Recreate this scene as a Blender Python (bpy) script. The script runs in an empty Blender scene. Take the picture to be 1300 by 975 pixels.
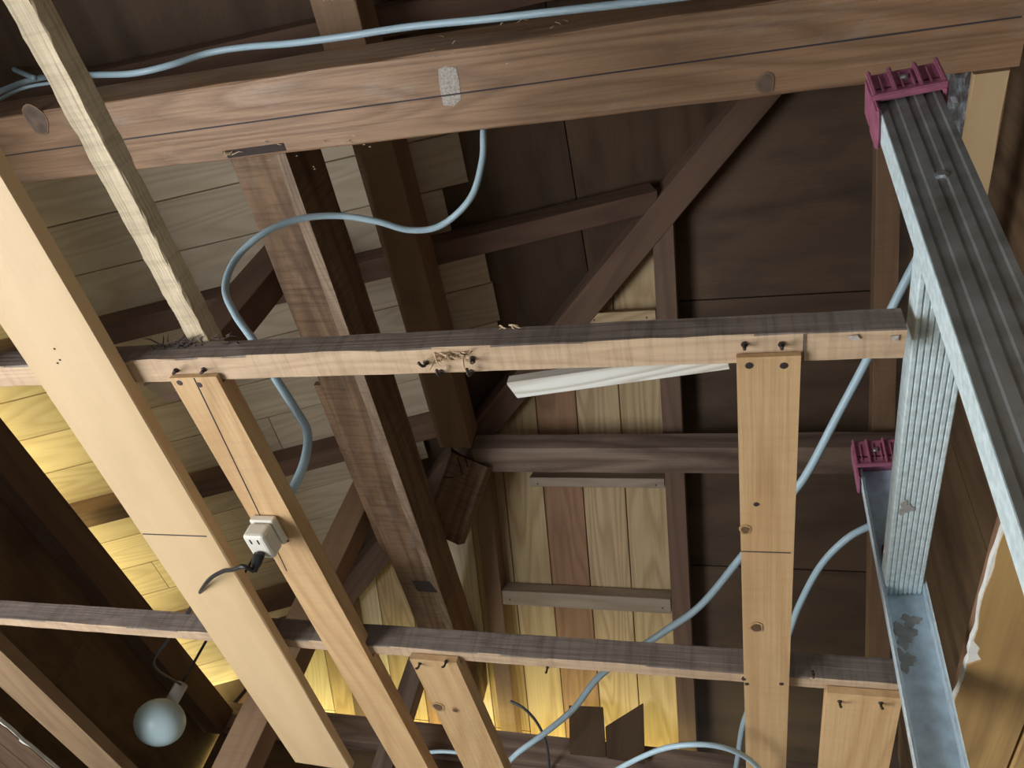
import bpy, bmesh, math, random
from mathutils import Vector, Matrix
random.seed(7)
S = bpy.context.scene
C = S.collection
ZC = 1.95           # the whole scene is laid out relative to the lens, then lifted by this eye height

# ------------------------------------------------------------------ camera
RIGHT = Vector((0.959, 0.197, 0.203)); DOWN = Vector((-0.026, 0.776, -0.630)); FWD = Vector((-0.281, 0.599, 0.749))
cd = bpy.data.cameras.new('camera'); cam = bpy.data.objects.new('camera', cd); C.objects.link(cam)
cd.sensor_width = 36; cd.lens = 27.0; cd.clip_start = 0.02; cd.clip_end = 60
FWD.normalize(); RIGHT = (RIGHT - RIGHT.dot(FWD)*FWD).normalized(); UP = RIGHT.cross(FWD)
cam.matrix_world = Matrix(((RIGHT.x, UP.x, -FWD.x, 0), (RIGHT.y, UP.y, -FWD.y, 0), (RIGHT.z, UP.z, -FWD.z, 0), (0, 0, 0, 1)))
S.camera = cam
# ------------------------------------------------------------------ world, light, exposure
w = bpy.data.worlds.new('world'); S.world = w; w.use_nodes = True
w.node_tree.nodes['Background'].inputs[0].default_value = (0.62, 0.74, 0.9, 1)
w.node_tree.nodes['Background'].inputs[1].default_value = 1.0
S.view_settings.view_transform = 'Standard'; S.view_settings.look = 'None'
S.view_settings.exposure = 0.0; S.view_settings.gamma = 1.0; S.view_settings.use_curve_mapping = False

def area(name, loc, target, sx, sy, power, col):
    l = bpy.data.lights.new(name, 'AREA'); l.shape = 'RECTANGLE'; l.size = sx; l.size_y = sy
    l.energy = power; l.color = col
    o = bpy.data.objects.new(name, l); C.objects.link(o); o.location = loc
    o.rotation_euler = (Vector(target)-Vector(loc)).to_track_quat('-Z', 'Y').to_euler()
    return o
# daylight from below: lamps at unseen windows (left wall, behind camera), placed for shading
area('unseen_window_light', (-1.5, 0.15, -0.62), (-0.35, 0.5, 0.6), 1.1, 0.9, 44, (0.93, 0.97, 1.0))
area('unseen_window_light_back', (0.3, -1.5, -0.6), (-0.2, 0.6, 0.8), 1.4, 1.1, 1.2, (0.86, 0.95, 1.0))
# sunlight coming in through the open eaves
area('eave_light_left', (-1.74, 1.15, 0.70), (-1.45, 1.15, 0.98), 1.7, 0.14, 9, (1.0, 0.84, 0.28))
area('eave_light_far', (-0.93, 2.24, 0.74), (-0.93, 1.95, 1.04), 1.5, 0.14, 11, (1.0, 0.88, 0.28))

# ------------------------------------------------------------------ materials
def nn(nt, t, **k):
    n = nt.nodes.new(t)
    for a, b in k.items():
        setattr(n, a, b)
    return n
def mixc(nt, fac, a, b, mode='MIX'):
    m = nn(nt, 'ShaderNodeMix', data_type='RGBA', blend_type=mode)
    for v, i in ((fac, 0), (a, 6), (b, 7)):
        if hasattr(v, 'links') or isinstance(v, bpy.types.NodeSocket): nt.links.new(v, m.inputs[i])
        elif i == 0: m.inputs[0].default_value = v
        else: m.inputs[i].default_value = (*v, 1)
    return m.outputs[2]
def ramp(nt, src, p0, p1, c0=(0,0,0), c1=(1,1,1)):
    r = nn(nt, 'ShaderNodeValToRGB'); e = r.color_ramp.elements
    e[0].position = p0; e[1].position = p1; e[0].color = (*c0, 1); e[1].color = (*c1, 1)
    nt.links.new(src, r.inputs[0]); return r.outputs[0]
def wood(name, base, dark, ring=9.0, count=13.0, contrast=.62, knots=0.0, stain=0.25, rough=0.75, fine=0.35, bump=0.25, saw=0.0, stain_col=None, vary=0.12, white=0.0):
    """grain runs along the local X axis of the piece"""
    m = bpy.data.materials.new(name); m.use_nodes = True; nt = m.node_tree; L = nt.links.new
    bs = nt.nodes['Principled BSDF']; bs.inputs['Roughness'].default_value = rough
    tc = nn(nt, 'ShaderNodeTexCoord'); oi = nn(nt, 'ShaderNodeObjectInfo')
    mul = nn(nt, 'ShaderNodeMath', operation='MULTIPLY'); L(oi.outputs['Random'], mul.inputs[0]); mul.inputs[1].default_value = 37.0
    comb = nn(nt, 'ShaderNodeCombineXYZ')
    for i in range(3): L(mul.outputs[0], comb.inputs[i])
    add = nn(nt, 'ShaderNodeVectorMath', operation='ADD'); L(tc.outputs['Object'], add.inputs[0]); L(comb.outputs[0], add.inputs[1])
    def mapped(sx, sy, sz):
        mp = nn(nt, 'ShaderNodeMapping'); mp.inputs['Scale'].default_value = (sx, sy, sz); L(add.outputs[0], mp.inputs[0]); return mp.outputs[0]
    # cathedral rings
    n1 = nn(nt, 'ShaderNodeTexNoise'); n1.inputs['Scale'].default_value = 1.0; n1.inputs['Detail'].default_value = 1.5
    L(mapped(ring*.11, ring, ring), n1.inputs['Vector'])
    m1 = nn(nt, 'ShaderNodeMath', operation='MULTIPLY'); L(n1.outputs[0], m1.inputs[0]); m1.inputs[1].default_value = count
    fr = nn(nt, 'ShaderNodeMath', operation='FRACT'); L(m1.outputs[0], fr.inputs[0])
    rr = nn(nt, 'ShaderNodeValToRGB'); e = rr.color_ramp.elements
    e[0].position = 0.0; e[0].color = (0.1, 0.1, 0.1, 1); e[1].position = 1.0; e[1].color = (0.15, 0.15, 0.15, 1)
    x = rr.color_ramp.elements.new(0.72); x.color = (0.95, 0.95, 0.95, 1)
    x = rr.color_ramp.elements.new(0.3); x.color = (0.2, 0.2, 0.2, 1)
    L(fr.outputs[0], rr.inputs[0])
    n2 = nn(nt, 'ShaderNodeTexNoise'); n2.inputs['Scale'].default_value = 1.0; n2.inputs['Detail'].default_value = 4
    L(mapped(6, 260, 260), n2.inputs['Vector'])
    col = mixc(nt, rr.outputs[0], base, dark)
    half = tuple(0.35*a+0.65*b for a, b in zip(dark, base)); col = mixc(nt, 1-contrast, col, half)
    f2 = ramp(nt, n2.outputs[0], 0.45, 0.72)
    ff = nn(nt, 'ShaderNodeMath', operation='MULTIPLY'); L(f2, ff.inputs[0]); ff.inputs[1].default_value = fine
    col = mixc(nt, ff.outputs[0], col, dark)
    if stain > 0:
        n3 = nn(nt, 'ShaderNodeTexNoise'); n3.inputs['Scale'].default_value = 1.0; n3.inputs['Detail'].default_value = 5; n3.inputs['Roughness'].default_value = 0.65
        L(mapped(5, 14, 14), n3.inputs['Vector'])
        f3 = ramp(nt, n3.outputs[0], 0.48, 0.75)
        fm = nn(nt, 'ShaderNodeMath', operation='MULTIPLY'); L(f3, fm.inputs[0]); fm.inputs[1].default_value = stain
        col = mixc(nt, fm.outputs[0], col, stain_col or tuple(0.35*c for c in dark))
    if white > 0:
        n4 = nn(nt, 'ShaderNodeTexNoise'); n4.inputs['Scale'].default_value = 1.0; n4.inputs['Detail'].default_value = 8; n4.inputs['Roughness'].default_value = 0.7
        L(mapped(7, 22, 22), n4.inputs['Vector'])
        f4 = ramp(nt, n4.outputs[0], 0.55, 0.8)
        fm = nn(nt, 'ShaderNodeMath', operation='MULTIPLY'); L(f4, fm.inputs[0]); fm.inputs[1].default_value = white
        col = mixc(nt, fm.outputs[0], col, (0.62, 0.58, 0.55))
    if saw > 0:
        wv = nn(nt, 'ShaderNodeTexNoise'); wv.inputs['Scale'].default_value = 1.0; wv.inputs['Detail'].default_value = 5; wv.inputs['Roughness'].default_value = .7
        L(mapped(170, 9, 9), wv.inputs['Vector'])
        fs = nn(nt, 'ShaderNodeMath', operation='MULTIPLY'); L(ramp(nt, wv.outputs[0], 0.47, 0.68), fs.inputs[0]); fs.inputs[1].default_value = saw
        col = mixc(nt, fs.outputs[0], col, tuple(0.55*c for c in dark))
    if knots > 0:
        vo = nn(nt, 'ShaderNodeTexVoronoi'); vo.inputs['Scale'].default_value = 1.0
        L(mapped(5.0/ (1.0/knots), 11*knots, 11*knots), vo.inputs['Vector'])
        kf = nn(nt, 'ShaderNodeValToRGB'); e = kf.color_ramp.elements
        e[0].position = 0.045; e[0].color = (1, 1, 1, 1); e[1].position = 0.15; e[1].color = (0, 0, 0, 1)
        x = kf.color_ramp.elements.new(0.075); x.color = (0.35, 0.35, 0.35, 1)
        L(vo.outputs['Distance'], kf.inputs[0])
        col = mixc(nt, kf.outputs[0], col, tuple(0.22*c for c in dark))
    # value variation from piece to piece
    hs = nn(nt, 'ShaderNodeHueSaturation'); mr = nn(nt, 'ShaderNodeMapRange')
    L(oi.outputs['Random'], mr.inputs[0]); mr.inputs[3].default_value = 1-vary; mr.inputs[4].default_value = 1+vary
    L(mr.outputs[0], hs.inputs['Value']); L(col, hs.inputs['Color']); L(hs.outputs[0], bs.inputs['Base Color'])
    bp = nn(nt, 'ShaderNodeBump'); bp.inputs['Strength'].default_value = bump; bp.inputs['Distance'].default_value = 0.002
    L(n2.outputs[0], bp.inputs['Height']); L(bp.outputs[0], bs.inputs['Normal'])
    return m
def plain(name, col, rough=0.5, metal=0.0, noise=0.0, ns=60, alpha=None, trans=0.0, dark=None):
    m = bpy.data.materials.new(name); m.use_nodes = True; nt = m.node_tree; bs = nt.nodes['Principled BSDF']
    bs.inputs['Base Color'].default_value = (*col, 1); bs.inputs['Roughness'].default_value = rough; bs.inputs['Metallic'].default_value = metal
    if trans: bs.inputs['Transmission Weight'].default_value = trans
    if alpha is not None: bs.inputs['Alpha'].default_value = alpha
    if noise:
        tc = nn(nt, 'ShaderNodeTexCoord'); n = nn(nt, 'ShaderNodeTexNoise'); n.inputs['Scale'].default_value = ns; n.inputs['Detail'].default_value = 6
        nt.links.new(tc.outputs['Object'], n.inputs['Vector'])
        c = mixc(nt, ramp(nt, n.outputs[0], 0.35, 0.72), col, dark or tuple(x*(1-noise) for x in col)); nt.links.new(c, bs.inputs['Base Color'])
        r = nn(nt, 'ShaderNodeMapRange'); nt.links.new(n.outputs[0], r.inputs[0]); r.inputs[3].default_value = rough-0.12; r.inputs[4].default_value = rough+0.15
        nt.links.new(r.outputs[0], bs.inputs['Roughness'])
    return m
M = dict(
    joist=wood('orange_joist_wood', (0.68, 0.45, 0.23), (0.46, 0.25, 0.10), ring=9, count=16, knots=0.9, stain=0.25, saw=0.10, contrast=.5),
    plank=wood('smooth_blond_wood', (0.64, 0.455, 0.26), (0.51, 0.34, 0.17), ring=5, count=6, stain=0.12, fine=0.12, bump=0.08, rough=0.6, contrast=.5),
    fuzzy=wood('rough_sawn_blond_wood', (0.80, 0.68, 0.47), (0.50, 0.36, 0.22), ring=20, count=4, stain=0.85, bump=0.9, fine=0.25, saw=.35, stain_col=(0.34, 0.2, 0.12), contrast=.15),
    bearer=wood('sawn_bearer_wood', (0.66, 0.48, 0.31), (0.40, 0.25, 0.15), ring=22, count=14, stain=0.2, saw=0.35, bump=0.4, contrast=.4),
    big=wood('weathered_red_beam_wood', (0.40, 0.24, 0.135), (0.19, 0.10, 0.052), ring=11, count=15, knots=0.45, stain=0.35, fine=0.55, bump=0.5, white=0.25, rough=0.55),
    rough_beam=wood('stained_post_wood', (0.34, 0.205, 0.115), (0.13, 0.07, 0.035), ring=8, count=10, knots=0.5, stain=0.8, saw=0.55, bump=0.5, white=0.3),
    purlin=wood('brown_purlin_wood', (0.34, 0.21, 0.12), (0.23, 0.13, 0.07), ring=8, count=10, stain=0.25, fine=0.25, saw=.2, contrast=.45),
    dpurlin=wood('dark_wany_purlin_wood', (0.36, 0.26, 0.19), (0.09, 0.05, 0.04), ring=8, count=9, stain=0.55, fine=0.3, white=0.15),
    rafter=wood('brown_rafter_wood', (0.19, 0.11, 0.07), (0.11, 0.06, 0.04), ring=6, stain=0.25),
    ply=wood('dark_plywood', (0.135, 0.082, 0.045), (0.065, 0.037, 0.021), ring=2.5, count=12, stain=0.6, fine=0.3, bump=0.1, vary=0.15, stain_col=(0.02, 0.013, 0.01)),
    plyb=wood('brown_plywood_wall', (0.21, 0.13, 0.065), (0.10, 0.055, 0.028), ring=4, stain=0.7, fine=0.5, vary=0.05),
    pale=wood('pale_sheathing_wood', (0.72, 0.61, 0.46), (0.50, 0.38, 0.25), ring=9, count=16, stain=0.15, fine=0.2, vary=0.13, bump=0.12, contrast=.55),
    redb=wood('reddish_sheathing_wood', (0.36, 0.20, 0.11), (0.19, 0.095, 0.05), ring=9, count=14, stain=0.3),
    tan=wood('tan_sheathing_wood', (0.56, 0.42, 0.25), (0.31, 0.19, 0.09), ring=10, count=18, stain=0.15),
    knotty=wood('knotty_sheathing_wood', (0.64, 0.49, 0.28), (0.38, 0.24, 0.11), ring=9, count=14, knots=0.55, stain=0.15),
    newlath=wood('white_new_wood', (0.88, 0.86, 0.80), (0.52, 0.46, 0.37), ring=34, count=9, stain=0.0, fine=0.1, contrast=.9),
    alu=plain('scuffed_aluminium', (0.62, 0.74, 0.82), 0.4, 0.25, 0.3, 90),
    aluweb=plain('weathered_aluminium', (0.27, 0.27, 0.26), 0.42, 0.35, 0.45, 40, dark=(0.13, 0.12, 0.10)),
    alurung=plain('bright_ribbed_aluminium', (0.74, 0.86, 0.88), 0.5, 0.1, 0.3, 160),
    dirt=plain('grey_dried_plaster', (0.40, 0.39, 0.36), 0.9, 0, 0.3, 120),
    pink=plain('faded_pink_rubber', (0.38, 0.12, 0.19), 0.5, 0, 0.25, 90),
    cable=plain('blue_grey_cable_sheath', (0.42, 0.56, 0.63), 0.42),
    dcable=plain('dark_grey_cable_sheath', (0.10, 0.11, 0.12), 0.45),
    black=plain('black_rubber', (0.012, 0.012, 0.014), 0.4),
    socket=plain('cream_plastic', (0.72, 0.68, 0.58), 0.4),
    nail=plain('rusty_steel', (0.07, 0.05, 0.045), 0.55, 0.6),
    steel=plain('zinc_steel', (0.55, 0.57, 0.58), 0.35, 0.9),
    pencil=plain('ink_line', (0.055, 0.045, 0.05), 0.9),
    fibre=plain('torn_dark_fibre', (0.05, 0.035, 0.03), 0.9),
    splint=plain('torn_pale_fibre', (0.50, 0.36, 0.22), 0.9),
    torn=plain('torn_white_core', (0.80, 0.78, 0.72), 0.9, 0, 0.15, 80),
    board=wood('printed_ceiling_board', (0.66, 0.41, 0.15), (0.30, 0.17, 0.06), ring=14, count=5, contrast=.8, stain=0.2, fine=0.5, bump=0.05, rough=0.5, vary=0.12),
    weathered=wood('grey_weathered_shaded_wood', (0.30, 0.235, 0.19), (0.15, 0.11, 0.09), ring=22, stain=0.4, saw=.6, bump=.5, contrast=.4),  # grey sawn faces, also darkened for the shade on the bearers' fronts
    worn=wood('worn_pale_edge_wood', (0.46, 0.34, 0.24), (0.24, 0.14, 0.08), ring=20, stain=0.7, saw=.4, vary=.02),
    old_shaded_board=wood('old_shaded_ceiling_board', (0.15, 0.085, 0.045), (0.075, 0.04, 0.02), ring=10, stain=0.3),  # older wood, darkened further for the dim lower left
    shaded_joist=wood('dull_shaded_joist', (0.30, 0.19, 0.10), (0.17, 0.10, 0.05), ring=9, stain=0.3),  # dull brown, with the weak light at the lower left painted in
    batten=wood('grey_batten_wood', (0.40, 0.32, 0.24), (0.26, 0.19, 0.13), ring=12, stain=0.2),
    plaster=plain('cream_wall_plaster', (0.70, 0.66, 0.58), 0.9, 0, 0.05, 8),
    tatami=plain('straw_floor', (0.42, 0.36, 0.22), 0.9, 0, 0.2, 40),
    frame=plain('white_window_frame', (0.75, 0.75, 0.73), 0.4),
    white=plain('white_glass_lampshade', (0.72, 0.93, 1.0), 0.3),
    red=plain('dark_red_plastic', (0.22, 0.02, 0.03), 0.4),
    chalk=plain('white_chalk', (0.52, 0.50, 0.47), 0.95, 0, 0.35, 320, dark=(0.36, 0.25, 0.17)),
    plastic=plain('clear_plastic_film', (0.75, 0.85, 0.95), 0.08, 0.2, alpha=0.5),
)
gl = bpy.data.materials.new('window_glass'); gl.use_nodes = True
gl.node_tree.nodes['Principled BSDF'].inputs['Transmission Weight'].default_value = 1.0
gl.node_tree.nodes['Principled BSDF'].inputs['Roughness'].default_value = 0.02
M['glass'] = gl

# ------------------------------------------------------------------ mesh helpers
def wm(o): return o.matrix_basis.copy() if o.parent is None else wm(o.parent) @ o.matrix_basis
def link(name, bm, mat, parent=None, mw=None, smooth=False):
    bmesh.ops.recalc_face_normals(bm, faces=bm.faces)
    me = bpy.data.meshes.new(name); bm.to_mesh(me); bm.free(); me.materials.append(mat)
    if smooth:
        for p in me.polygons: p.use_smooth = True
    o = bpy.data.objects.new(name, me); C.objects.link(o)
    if parent is not None: o.parent = parent
    if mw is not None:
        o.matrix_basis = (wm(parent).inverted() @ mw) if parent is not None else mw
    return o
def tag(o, label, cat, group=None):
    o['label'] = label; o['category'] = cat
    if group: o['group'] = group
    return o
def struct(o): o['kind'] = 'structure'; return o
def empty(name, loc):
    o = bpy.data.objects.new(name, None); C.objects.link(o); o.empty_display_size = 0.05
    o.matrix_basis = Matrix.Translation(loc); return o
def frame_of(p0, d, up):
    d = Vector(d).normalized(); up = Vector(up); up = (up - up.dot(d)*d).normalized(); s = up.cross(d)
    m = Matrix(((d.x, s.x, up.x, p0[0]), (d.y, s.y, up.y, p0[1]), (d.z, s.z, up.z, p0[2]), (0, 0, 0, 1)))
    return m
def sweep(bm, rings):
    """closed section rings -> capped tube"""
    vs = [[bm.verts.new(p) for p in r] for r in rings]; n = len(rings[0])
    for a, b in zip(vs[:-1], vs[1:]):
        for i in range(n): bm.faces.new((a[i], a[(i+1) % n], b[(i+1) % n], b[i]))
    bm.faces.new(vs[0]); bm.faces.new(vs[-1][::-1]); return bm
def bar(name, p0, p1, wd, h, mat, parent=None, up=(0, 0, 1), ch=0.0012, seg=10, jit=0.0, cut0=0.0, cut1=0.0, bow=0.0):
    """timber from p0 to p1 (centre line of its underside); width wd, height h towards `up`;
    cut0 / cut1 skew the ends in plan (metres over the width)"""
    p0 = Vector(p0); p1 = Vector(p1); Ln = (p1-p0).length; mw = frame_of(p0, p1-p0, up)
    a = wd/2; ch = min(ch, wd*0.2, h*0.2)
    sec = [(-a+ch, 0), (a-ch, 0), (a, ch), (a, h-ch), (a-ch, h), (-a+ch, h), (-a, h-ch), (-a, ch)]
    rings = []
    for k in range(seg+1):
        t = k/seg; r = []
        for (y, z) in sec:
            x = t*Ln + (cut0*(y/wd))*(1-t) + (cut1*(y/wd))*t
            j = jit if 0 < k < seg else jit*0.3
            r.append((x, y + random.uniform(-j, j) + bow*math.sin(math.pi*t), z + random.uniform(-j, j)*0.6 + (0 if z > h*0.5 else max(0, j*0.6))))
        rings.append(r)
    bm = sweep(bmesh.new(), rings)
    return link(name, bm, mat, parent, mw)
def blk(name, x0, x1, y0, y1, z0, z1, mat, parent=None, axis='x', **k):
    if axis == 'x': return bar(name, (x0, (y0+y1)/2, z0), (x1, (y0+y1)/2, z0), y1-y0, z1-z0, mat, parent, **k)
    if axis == 'y': return bar(name, ((x0+x1)/2, y0, z0), ((x0+x1)/2, y1, z0), x1-x0, z1-z0, mat, parent, **k)
    return bar(name, ((x0+x1)/2, y0, z0), ((x0+x1)/2, y0, z1), x1-x0, y1-y0, mat, parent, up=(0, 1, 0), **k)
def slab(name, pts, n, th, mat, parent=None, xdir=(1, 0, 0)):
    """flat polygon slab, pts in world, thickened by th along n; local X along xdir (grain)"""
    mw = frame_of(pts[0], xdir, n); inv = mw.inverted(); q = [inv @ Vector(p) for p in pts]
    bm = bmesh.new(); b = [bm.verts.new((p.x, p.y, 0)) for p in q]; t = [bm.verts.new((p.x, p.y, th)) for p in q]
    bm.faces.new(b); bm.faces.new(t); k = len(q)
    for i in range(k): bm.faces.new((b[i], b[(i+1) % k], t[(i+1) % k], t[i]))
    return link(name, bm, mat, parent, mw)
def spline(pts, n=12):
    P = [Vector(p) for p in pts]; P = [2*P[0]-P[1]] + P + [2*P[-1]-P[-2]]; out = []
    for i in range(1, len(P)-2):
        for k in range(n):
            t = k/n; a, b, c, d = P[i-1], P[i], P[i+1], P[i+2]
            out.append(0.5*((2*b) + (-a+c)*t + (2*a-5*b+4*c-d)*t*t + (-a+3*b-3*c+d)*t**3))
    out.append(P[-2]); return out
def tube(name, pts, r, mat, parent=None, n=12, sides=10, org=None):
    P = spline(pts, n) if n > 1 else [Vector(p) for p in pts]
    org = Vector(org) if org is not None else P[0].copy(); rings = []; nrm = None
    for i, p in enumerate(P):
        t = (P[min(i+1, len(P)-1)] - P[max(i-1, 0)]).normalized()
        if nrm is None: nrm = t.orthogonal().normalized()
        nrm = (nrm - nrm.dot(t)*t).normalized(); b = t.cross(nrm)
        rings.append([p - org + r*(math.cos(2*math.pi*k/sides)*nrm + math.sin(2*math.pi*k/sides)*b) for k in range(sides)])
    return link(name, sweep(bmesh.new(), rings), mat, parent, Matrix.Translation(org), smooth=True)
def nail(loc, parent, r=0.0024, n=(0, 0, -1), proud=0.0012, bent=None):
    mw = frame_of(loc, n, (1, 0, 0) if abs(n[0]) < .9 else (0, 0, 1))
    bm = bmesh.new()
    prof = [(-0.002, r*0.5), (0, r*0.95), (proud*0.5, r), (proud, r*0.85)]
    sweep(bm, [[(x, q*math.cos(2*math.pi*k/8), q*math.sin(2*math.pi*k/8)) for k in range(8)] for x, q in prof])
    o = link('nail', bm, M['nail'], parent, mw)
    if bent:
        b = Vector(bent); p = Vector(loc)
        tube('bent_nail', [p-Vector(n)*0.002, p+Vector(n)*0.004, p+Vector(n)*0.007+b*0.4, p+Vector(n)*0.008+b], 0.0012, M['nail'], parent, n=5, sides=6)
    return o
# viewing rays: turns a point of the 1300 x 975 frame into a place at height z, depth y, or on a plane
def ray(px, py): return RIGHT*((px-650)/975) - UP*((py-487.5)/975) + FWD
def at_z(px, py, z): r = ray(px, py); return r*(z/r.z)
def at_y(px, py, y): r = ray(px, py); return r*(y/r.y)

# roof planes (undersides of the rafters)
EL = Vector((0.916, 0.035, 0.398)).normalized(); NL = EL.cross(Vector((0, 1, 0))).normalized()
P0 = Vector((-0.6, 1.2, 1.345))
def LP(x, yc, off=0.0): return P0 + EL*((x+0.6)/EL.x) + Vector((0, yc-1.2, 0)) + NL*off
DR = Vector((0, 0.911, -0.413)).normalized(); NR = Vector((1, 0, 0)).cross(DR).normalized()
def RP(x, y, off=0.0): return Vector((x, 1.205, 1.345)) + DR*((y-1.205)/DR.y) + NR*off
def hipY(x): return (0.66 - x)/1.044
def hipX(y): return 0.66 - 1.044*y

# ================================================================== ROOM BELOW (structure)
XL, XR, YB, YF, ZF = -1.62, 1.5, -1.62, 2.14, -ZC
struct(slab('floor', [(XL-.1, YB-.1, ZF-.05), (XR+.1, YB-.1, ZF-.05), (XR+.1, YF+.1, ZF-.05), (XL-.1, YF+.1, ZF-.05)], (0, 0, 1), 0.05, M['tatami']))
def wall_with_window(name, a0, a1, z0, z1, w0, w1, wz0, wz1, fixed, th, axis, sgn):
    """wall running along axis from a0 to a1 with one window opening"""
    bm = bmesh.new()
    def bx(s0, s1, t0, t1):
        if s1-s0 < 1e-4 or t1-t0 < 1e-4: return
        f0, f1 = sorted((fixed, fixed+sgn*th))
        c = [(s0, f0, t0), (s1, f0, t0), (s1, f1, t0), (s0, f1, t0), (s0, f0, t1), (s1, f0, t1), (s1, f1, t1), (s0, f1, t1)]
        if axis == 'y': c = [(q[1], q[0], q[2]) for q in c]
        v = [bm.verts.new(q) for q in c]
        for f in ((0, 1, 2, 3), (4, 5, 6, 7), (0, 1, 5, 4), (1, 2, 6, 5), (2, 3, 7, 6), (3, 0, 4, 7)): bm.faces.new([v[i] for i in f])
    bx(a0, w0, z0, z1); bx(w1, a1, z0, z1); bx(w0, w1, z0, wz0); bx(w0, w1, wz1, z1)
    return struct(link(name, bm, M['plaster']))
wall_with_window('wall_left', YB, YF, ZF, 0.42, -0.55, 0.85, -1.1, 0.0, XL, 0.1, 'y', -1)
wall_with_window('wall_back', XL, XR, ZF, 0.42, -0.4, 1.0, -1.1, 0.0, YB, 0.1, 'x', -1)
wall_with_window('wall_front', XL, XR, ZF, 0.42, 0, 0, 0, 0, YF, 0.1, 'x', 1)
wall_with_window('wall_right', YB, YF, ZF, 0.42, 0, 0, 0, 0, XR, 0.1, 'y', 1)
def window(nm, axis, fixed, s0, s1, z0, z1):
    root = struct(empty(nm, (fixed, (s0+s1)/2, z0) if axis == 'y' else ((s0+s1)/2, fixed, z0)))
    def p(name, a, b, c, d, th, mat):
        if axis == 'y': return blk(name, fixed-th/2, fixed+th/2, a, b, c, d, mat, root, axis='y', seg=1)
        return blk(name, a, b, fixed-th/2, fixed+th/2, c, d, mat, root, axis='x', seg=1)
    p('frame_rail', s0, s1, z0, z0+.04, .05, M['frame']); p('frame_rail', s0, s1, z1-.04, z1, .05, M['frame'])
    p('frame_stile', s0, s0+.04, z0+.04, z1-.04, .05, M['frame']); p('frame_stile', s1-.04, s1, z0+.04, z1-.04, .05, M['frame'])
    m = (s0+s1)/2; p('frame_stile', m-.02, m+.02, z0+.04, z1-.04, .05, M['frame'])
    p('pane', s0+.04, m-.02, z0+.04, z1-.04, .006, M['glass']); p('pane', m+.02, s1-.04, z0+.04, z1-.04, .006, M['glass'])
window('window_1', 'y', XL-.05, -0.55, 0.85, -1.1, 0.0)  # unseen window, set where its lamp gives the wanted shading
window('window_2', 'x', YB-.05, -0.4, 1.0, -1.1, 0.0)

# remaining ceiling boards either side of the opening
def ceiling_boards(name, x_edge, x_far, y0, y1, side, edge_pts, mat='board'):
    root = struct(empty(name, (x_far, y0, 0.423)))
    # torn board next to the opening: irregular edge
    wdt = 0.062; s = 1 if x_far > x_edge else -1; x = x_edge; first = True; k = 0
    while (x_far-x)*s > 0.01:
        xn = x + s*wdt
        if (x_far-xn)*s < 0: xn = x_far
        g = 0.0018*s
        if first:
            bm = bmesh.new(); lo = []; N = 420
            for i in range(N+1):
                y = y0+(y1-y0)*i/N; d = .0012+.0010*math.sin(y*31)+.0008*math.sin(y*83+1)+random.uniform(0, 0.0006)
                for a, b, c in edge_pts:
                    if a <= y <= b: d += c
                lo.append((x+s*d, y))
            def lay(z): return [bm.verts.new((px, py, z)) for px, py in lo] + [bm.verts.new((xn-g, y1, z)), bm.verts.new((xn-g, y0, z))]
            b_ = lay(0.423); t_ = lay(0.432); bm.faces.new(b_); bm.faces.new(t_); n = len(b_)
            for i in range(n): bm.faces.new((b_[i], b_[(i+1) % n], t_[(i+1) % n], t_[i]))
            bmesh.ops.transform(bm, matrix=Matrix.Rotation(-math.pi/2, 4, 'Z'), verts=bm.verts)
            link('ceiling_board', bm, M[mat], root, Matrix.Rotation(math.pi/2, 4, 'Z'))
            # white torn core: ragged thin strip along the edge
            bm = bmesh.new(); pts = []
            for i in range(N+1):
                px, py = lo[i]
                wt = 0.0006 + max(0, .0012*math.sin(py*47+2)+.0010*math.sin(py*121)) + random.uniform(0, .0006)
                for a, b, c in edge_pts:
                    if a <= py <= b: wt += c*0.8
                pts.append((px, py, wt))
            for i in range(N):
                (ax, ay, aw), (bx_, by, bw) = pts[i], pts[i+1]
                v = [bm.verts.new(q) for q in ((ax-s*aw, ay, .4245), (bx_-s*bw, by, .4245), (bx_, by, .4245), (ax, ay, .4245), (ax-s*aw, ay, .430), (bx_-s*bw, by, .430), (bx_, by, .430), (ax, ay, .430))]
                for f in ((0, 1, 2, 3), (4, 5, 6, 7), (0, 1, 5, 4), (2, 3, 7, 6), (1, 2, 6, 5), (3, 0, 4, 7)): bm.faces.new([v[j] for j in f])
            o = link('torn_edge', bm, M['torn'], root, Matrix.Identity(4)); o['label'] = 'white torn core showing along the broken board edge'
            first = False
        else:
            blk('ceiling_board', min(x+g, xn-g), max(x+g, xn-g), y0, y1, 0.423, 0.432, M[mat], root, axis='y', seg=1, ch=0.0025)
        x = xn
    return root
ceiling_boards('ceiling', 0.182, XR, YB, YF, 'right', [(0.635, 0.66, 0.006), (0.645, 0.655, 0.004)])
ceiling_boards('ceiling', -1.172, XL, YB, YF, 'left', [(1.08, 1.10, 0.008), (1.02, 1.035, 0.005)], 'old_shaded_board')

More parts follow.
